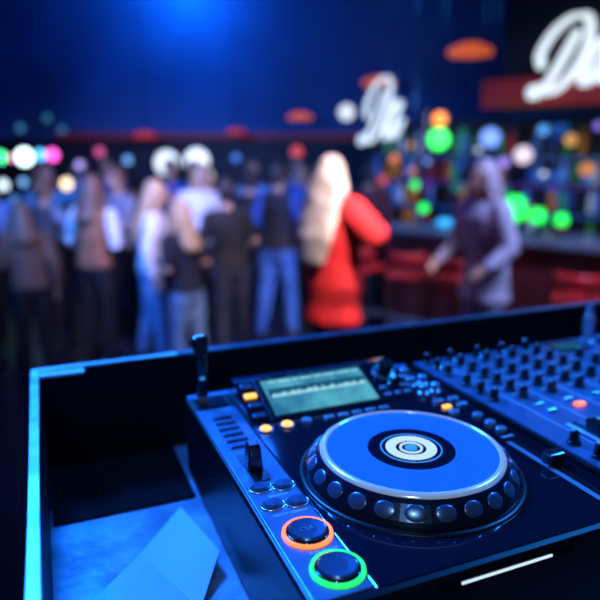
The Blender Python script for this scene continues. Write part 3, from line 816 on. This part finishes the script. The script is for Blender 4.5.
blond = mat('blond_hair', (0.45, 0.30, 0.17), 0.5, noise=.35, nscale=25)
pale = mat('pale_blond_hair', (0.50, 0.41, 0.35), 0.6, noise=.45, nscale=12)
brown = mat('brown_hair', (0.16, 0.08, 0.05), 0.5, noise=.3, nscale=30)
dark = mat('dark_hair', (0.02, 0.015, 0.02), 0.5, noise=.3, nscale=30)
purple = mat('ash_hair', (0.34, 0.30, 0.36), 0.5, noise=.3, nscale=30)
F = fabric
white = F((.66, .68, .78)); navy = F((.010, .013, .03)); blk = F((.006, .006, .010)); jeans = F((.15, .28, .55)); jeans2 = F((.03, .12, .50))
lblue = F((.14, .30, .68)); vestb = F((.30, .12, .065)); grey = F((.20, .22, .32)); red = F((.58, .010, .012), ns=6, bp=1.0); greyp = F((.34, .34, .46), ns=8, bp=.8); dblue = F((.02, .08, .38)); vestg = F((.05, .06, .08)); brownt = F((.14, .07, .05))

person(-2.92, 6.0, 190, 1.62, 'person in blue shirt standing with arms down', lblue, navy, brown, 0, 'down', 'bent', sway=3)
person(-2.38, 5.75, 150, 1.60, 'person in dark grey vest over pale sleeves', vestg, navy, brown, 0, 'bent', 'elbow', sleeves=grey, lean=4)
person(-1.80, 5.35, 165, 1.64, 'person in brown vest with white sleeves seen from behind', vestb, blk, brown, .05, 'low', 'bent', sleeves=white, sway=-4)
person(-1.30, 5.30, 100, 1.60, 'woman with long blond hair, white top and blue jeans', white, jeans, blond, .22, 'bent', 'down', stride=.1, lean=8)
person(-0.88, 4.72, 235, 1.48, 'woman with blond hair in dark top and blue jeans', navy, jeans, blond, .12, 'bent', 'bent', short=True, stride=-.06, lean=6)
person(-1.04, 6.4, 20, 1.72, 'person with blond hair in white shirt', white, navy, blond, .1, 'drink', 'down', turn=15, sway=4)
person(-.60, 5.35, 205, 1.62, 'person in black clothes with one bare forearm', blk, navy, dark, 0, 'low', 'low', short=True, sway=4)
person(-.22, 5.95, 150, 1.74, 'man in dark jacket and bright blue jeans', navy, jeans2, dark, 0, 'bent', 'low', sleeves=dblue, stride=.12, lean=4)
person(.23, 4.35, 128, 1.80, 'woman in bulky red coat with long pale hair', red, blk, pale, .36, 'bent', 'elbow', hem=.64, turn=10, hairw=.17, flare=1.2, bulk=1.40)
person(1.42, 4.66, -62, 1.78, 'woman in loose grey clothes leaning toward the bar', greyp, greyp, purple, .26, 'low', 'low', hem=.72, lean=8, turn=-10, bulk=1.12, flare=1.1)
person(-2.05, 7.1, 10, 1.66, 'person in brown shirt facing the booth', brownt, blk, brown, 0, 'bent', 'down')
person(-1.58, 7.7, -10, 1.74, 'person in blue shirt among the crowd', dblue, blk, brown, 0, 'drink', 'down')
person(-.55, 7.3, 25, 1.72, 'person in pale shirt among the crowd', lblue, blk, brown, 0, 'down', 'bent')
person(.02, 7.4, -20, 1.72, 'person in dark blue clothes among the crowd', dblue, blk, dark, 0, 'down', 'down')
person(-3.1, 7.5, 0, 1.68, 'person in dark shirt near the wall lights', dblue, blk, brown, 0, 'down', 'bent')
person(.75, 6.9, 160, 1.70, 'person in dark red clothes near the bar end', F((.12, .02, .03)), blk, dark, 0, 'down', 'down')
person(-2.72, 6.75, 40, 1.70, 'person in teal blue top talking in the crowd', F((.05, .25, .5)), blk, brown, .1, 'raised', 'down')
person(-1.80, 6.40, -35, 1.68, 'person in grey shirt turned sideways in the crowd', grey, navy, brown, 0, 'forward', 'down', lean=8)
person(.20, 6.55, 70, 1.66, 'woman in violet top turned sideways', F((.15, .10, .38)), blk, brown, .15, 'bent', 'down')
person(-3.6, 6.9, 30, 1.70, 'person in pale top at the edge of the crowd', grey, navy, blond, .1, 'down', 'bent')
person(-2.18, 4.90, 215, 1.46, 'person in dark brown top seen from behind, leaning', brownt, blk, brown, .08, 'bent', 'down', lean=12)
person(-.52, 6.6, 175, 1.66, 'person in black jacket with dark hair', blk, blk, dark, 0, 'bent', 'elbow')
person(-2.78, 5.15, 130, 1.52, 'person in pale jacket with brown hair', grey, blk, brown, 0, 'elbow', 'down', lean=6)
person(-1.42, 8.4, 0, 1.72, 'person in black shirt beneath the wall lights', blk, blk, dark, 0, 'bent', 'bent')
person(-2.45, 8.0, 15, 1.75, 'person in blue jacket among the crowd', dblue, blk, brown, 0, 'down', 'raised')
person(-.05, 8.3, 10, 1.76, 'person in grey shirt at the back of the crowd', grey, blk, brown, 0, 'down', 'down')

# ------------------------------------------------------------------ lights
def area(loc, target, size, e, c, name='lamp', spread=180):
    l = bpy.data.lights.new(name, 'AREA'); l.energy = e; l.color = c; l.size = size; l.spread = math.radians(spread)
    o = bpy.data.objects.new(name, l); COL.objects.link(o); o.location = loc
    o.rotation_euler = (Vector(target)-Vector(loc)).to_track_quat('-Z', 'Y').to_euler(); return o
def point(loc, e, c, r=.1, name='lamp'):
    l = bpy.data.lights.new(name, 'POINT'); l.energy = e; l.color = c; l.shadow_soft_size = r
    o = bpy.data.objects.new(name, l); COL.objects.link(o); o.location = loc; return o
area((-0.9, 1.7, 3.1), gw(100, 200), .4, 23, (0.010, 0.19, 1.0), 'booth_light', 70)
area((1.6, 1.6, 3.2), gw(300, 200), .3, 11, (0.012, 0.24, 1.0), 'booth_light_side', 70)
area((-0.1, -0.9, 2.7), gw(150, 100), .10, 0.45, (0.45, 0.7, 1.0), 'glint_light', 50)  # added front light, placed for a glint on the jog rim
point((-1.65, 9.05, 4.1), 80, (0.012, 0.30, 1.0), .2, 'wall_wash')
point((-1.8, 8.4, 3.9), 22, (0.008, 0.13, 1.0), .2, 'wall_wash')
point((-0.4, 4.4, 3.6), 22, (0.01, 0.14, 1.0), .2, 'reflection_light')  # added to light the ceiling for blue reflections on glossy gear
area((-2.4, 2.6, 2.9), (-1.2, 6, 1.5), .5, 46, (0.05, 0.26, 1.0), 'crowd_light', 70)
area((-0.3, 3.2, 3.0), (-1.2, 5.6, 1.45), .4, 17, (0.85, 0.62, 0.95), 'crowd_light', 60)
area((0.9, 2.9, 3.2), (.3, 4.4, 1.2), .3, 14, (1.0, 0.82, 0.85), 'coat_light', 40)
area((2.4, 3.2, 3.2), (1.5, 5.2, .9), .6, 44, (0.40, 0.45, 0.9), 'bar_light', 90)
point((1.9, 5.9, 1.85), 3.5, (0.03, 1.0, 0.35), .1, 'counter_fill')  # added green point light for sheen along the counter
point((1.2, 6.3, 1.75), 2.5, (0.05, 0.45, 1.0), .1, 'counter_fill')  # added blue point light to lift the counter top
point((1.25, 5.0, 1.5), 2.0, (1.0, 0.10, 0.05), .1, 'stool_fill')  # added red point light to redden the stools

w = bpy.data.worlds.new('club_dark'); SC.world = w; w.use_nodes = True
w.node_tree.nodes['Background'].inputs['Color'].default_value = (0.004, 0.012, 0.05, 1)
w.node_tree.nodes['Background'].inputs['Strength'].default_value = 0.5

# ------------------------------------------------------------------ camera
cam = bpy.data.cameras.new('camera'); co = bpy.data.objects.new('camera', cam); COL.objects.link(co)
co.location = (0, 0, 1.85); co.rotation_euler = (math.radians(90-13.6), 0, 0)
cam.sensor_width = 36; cam.lens = 36*620/600; cam.clip_start = .02
cam.dof.use_dof = True; cam.dof.focus_distance = 0.53; cam.dof.aperture_fstop = 3.1
SC.camera = co
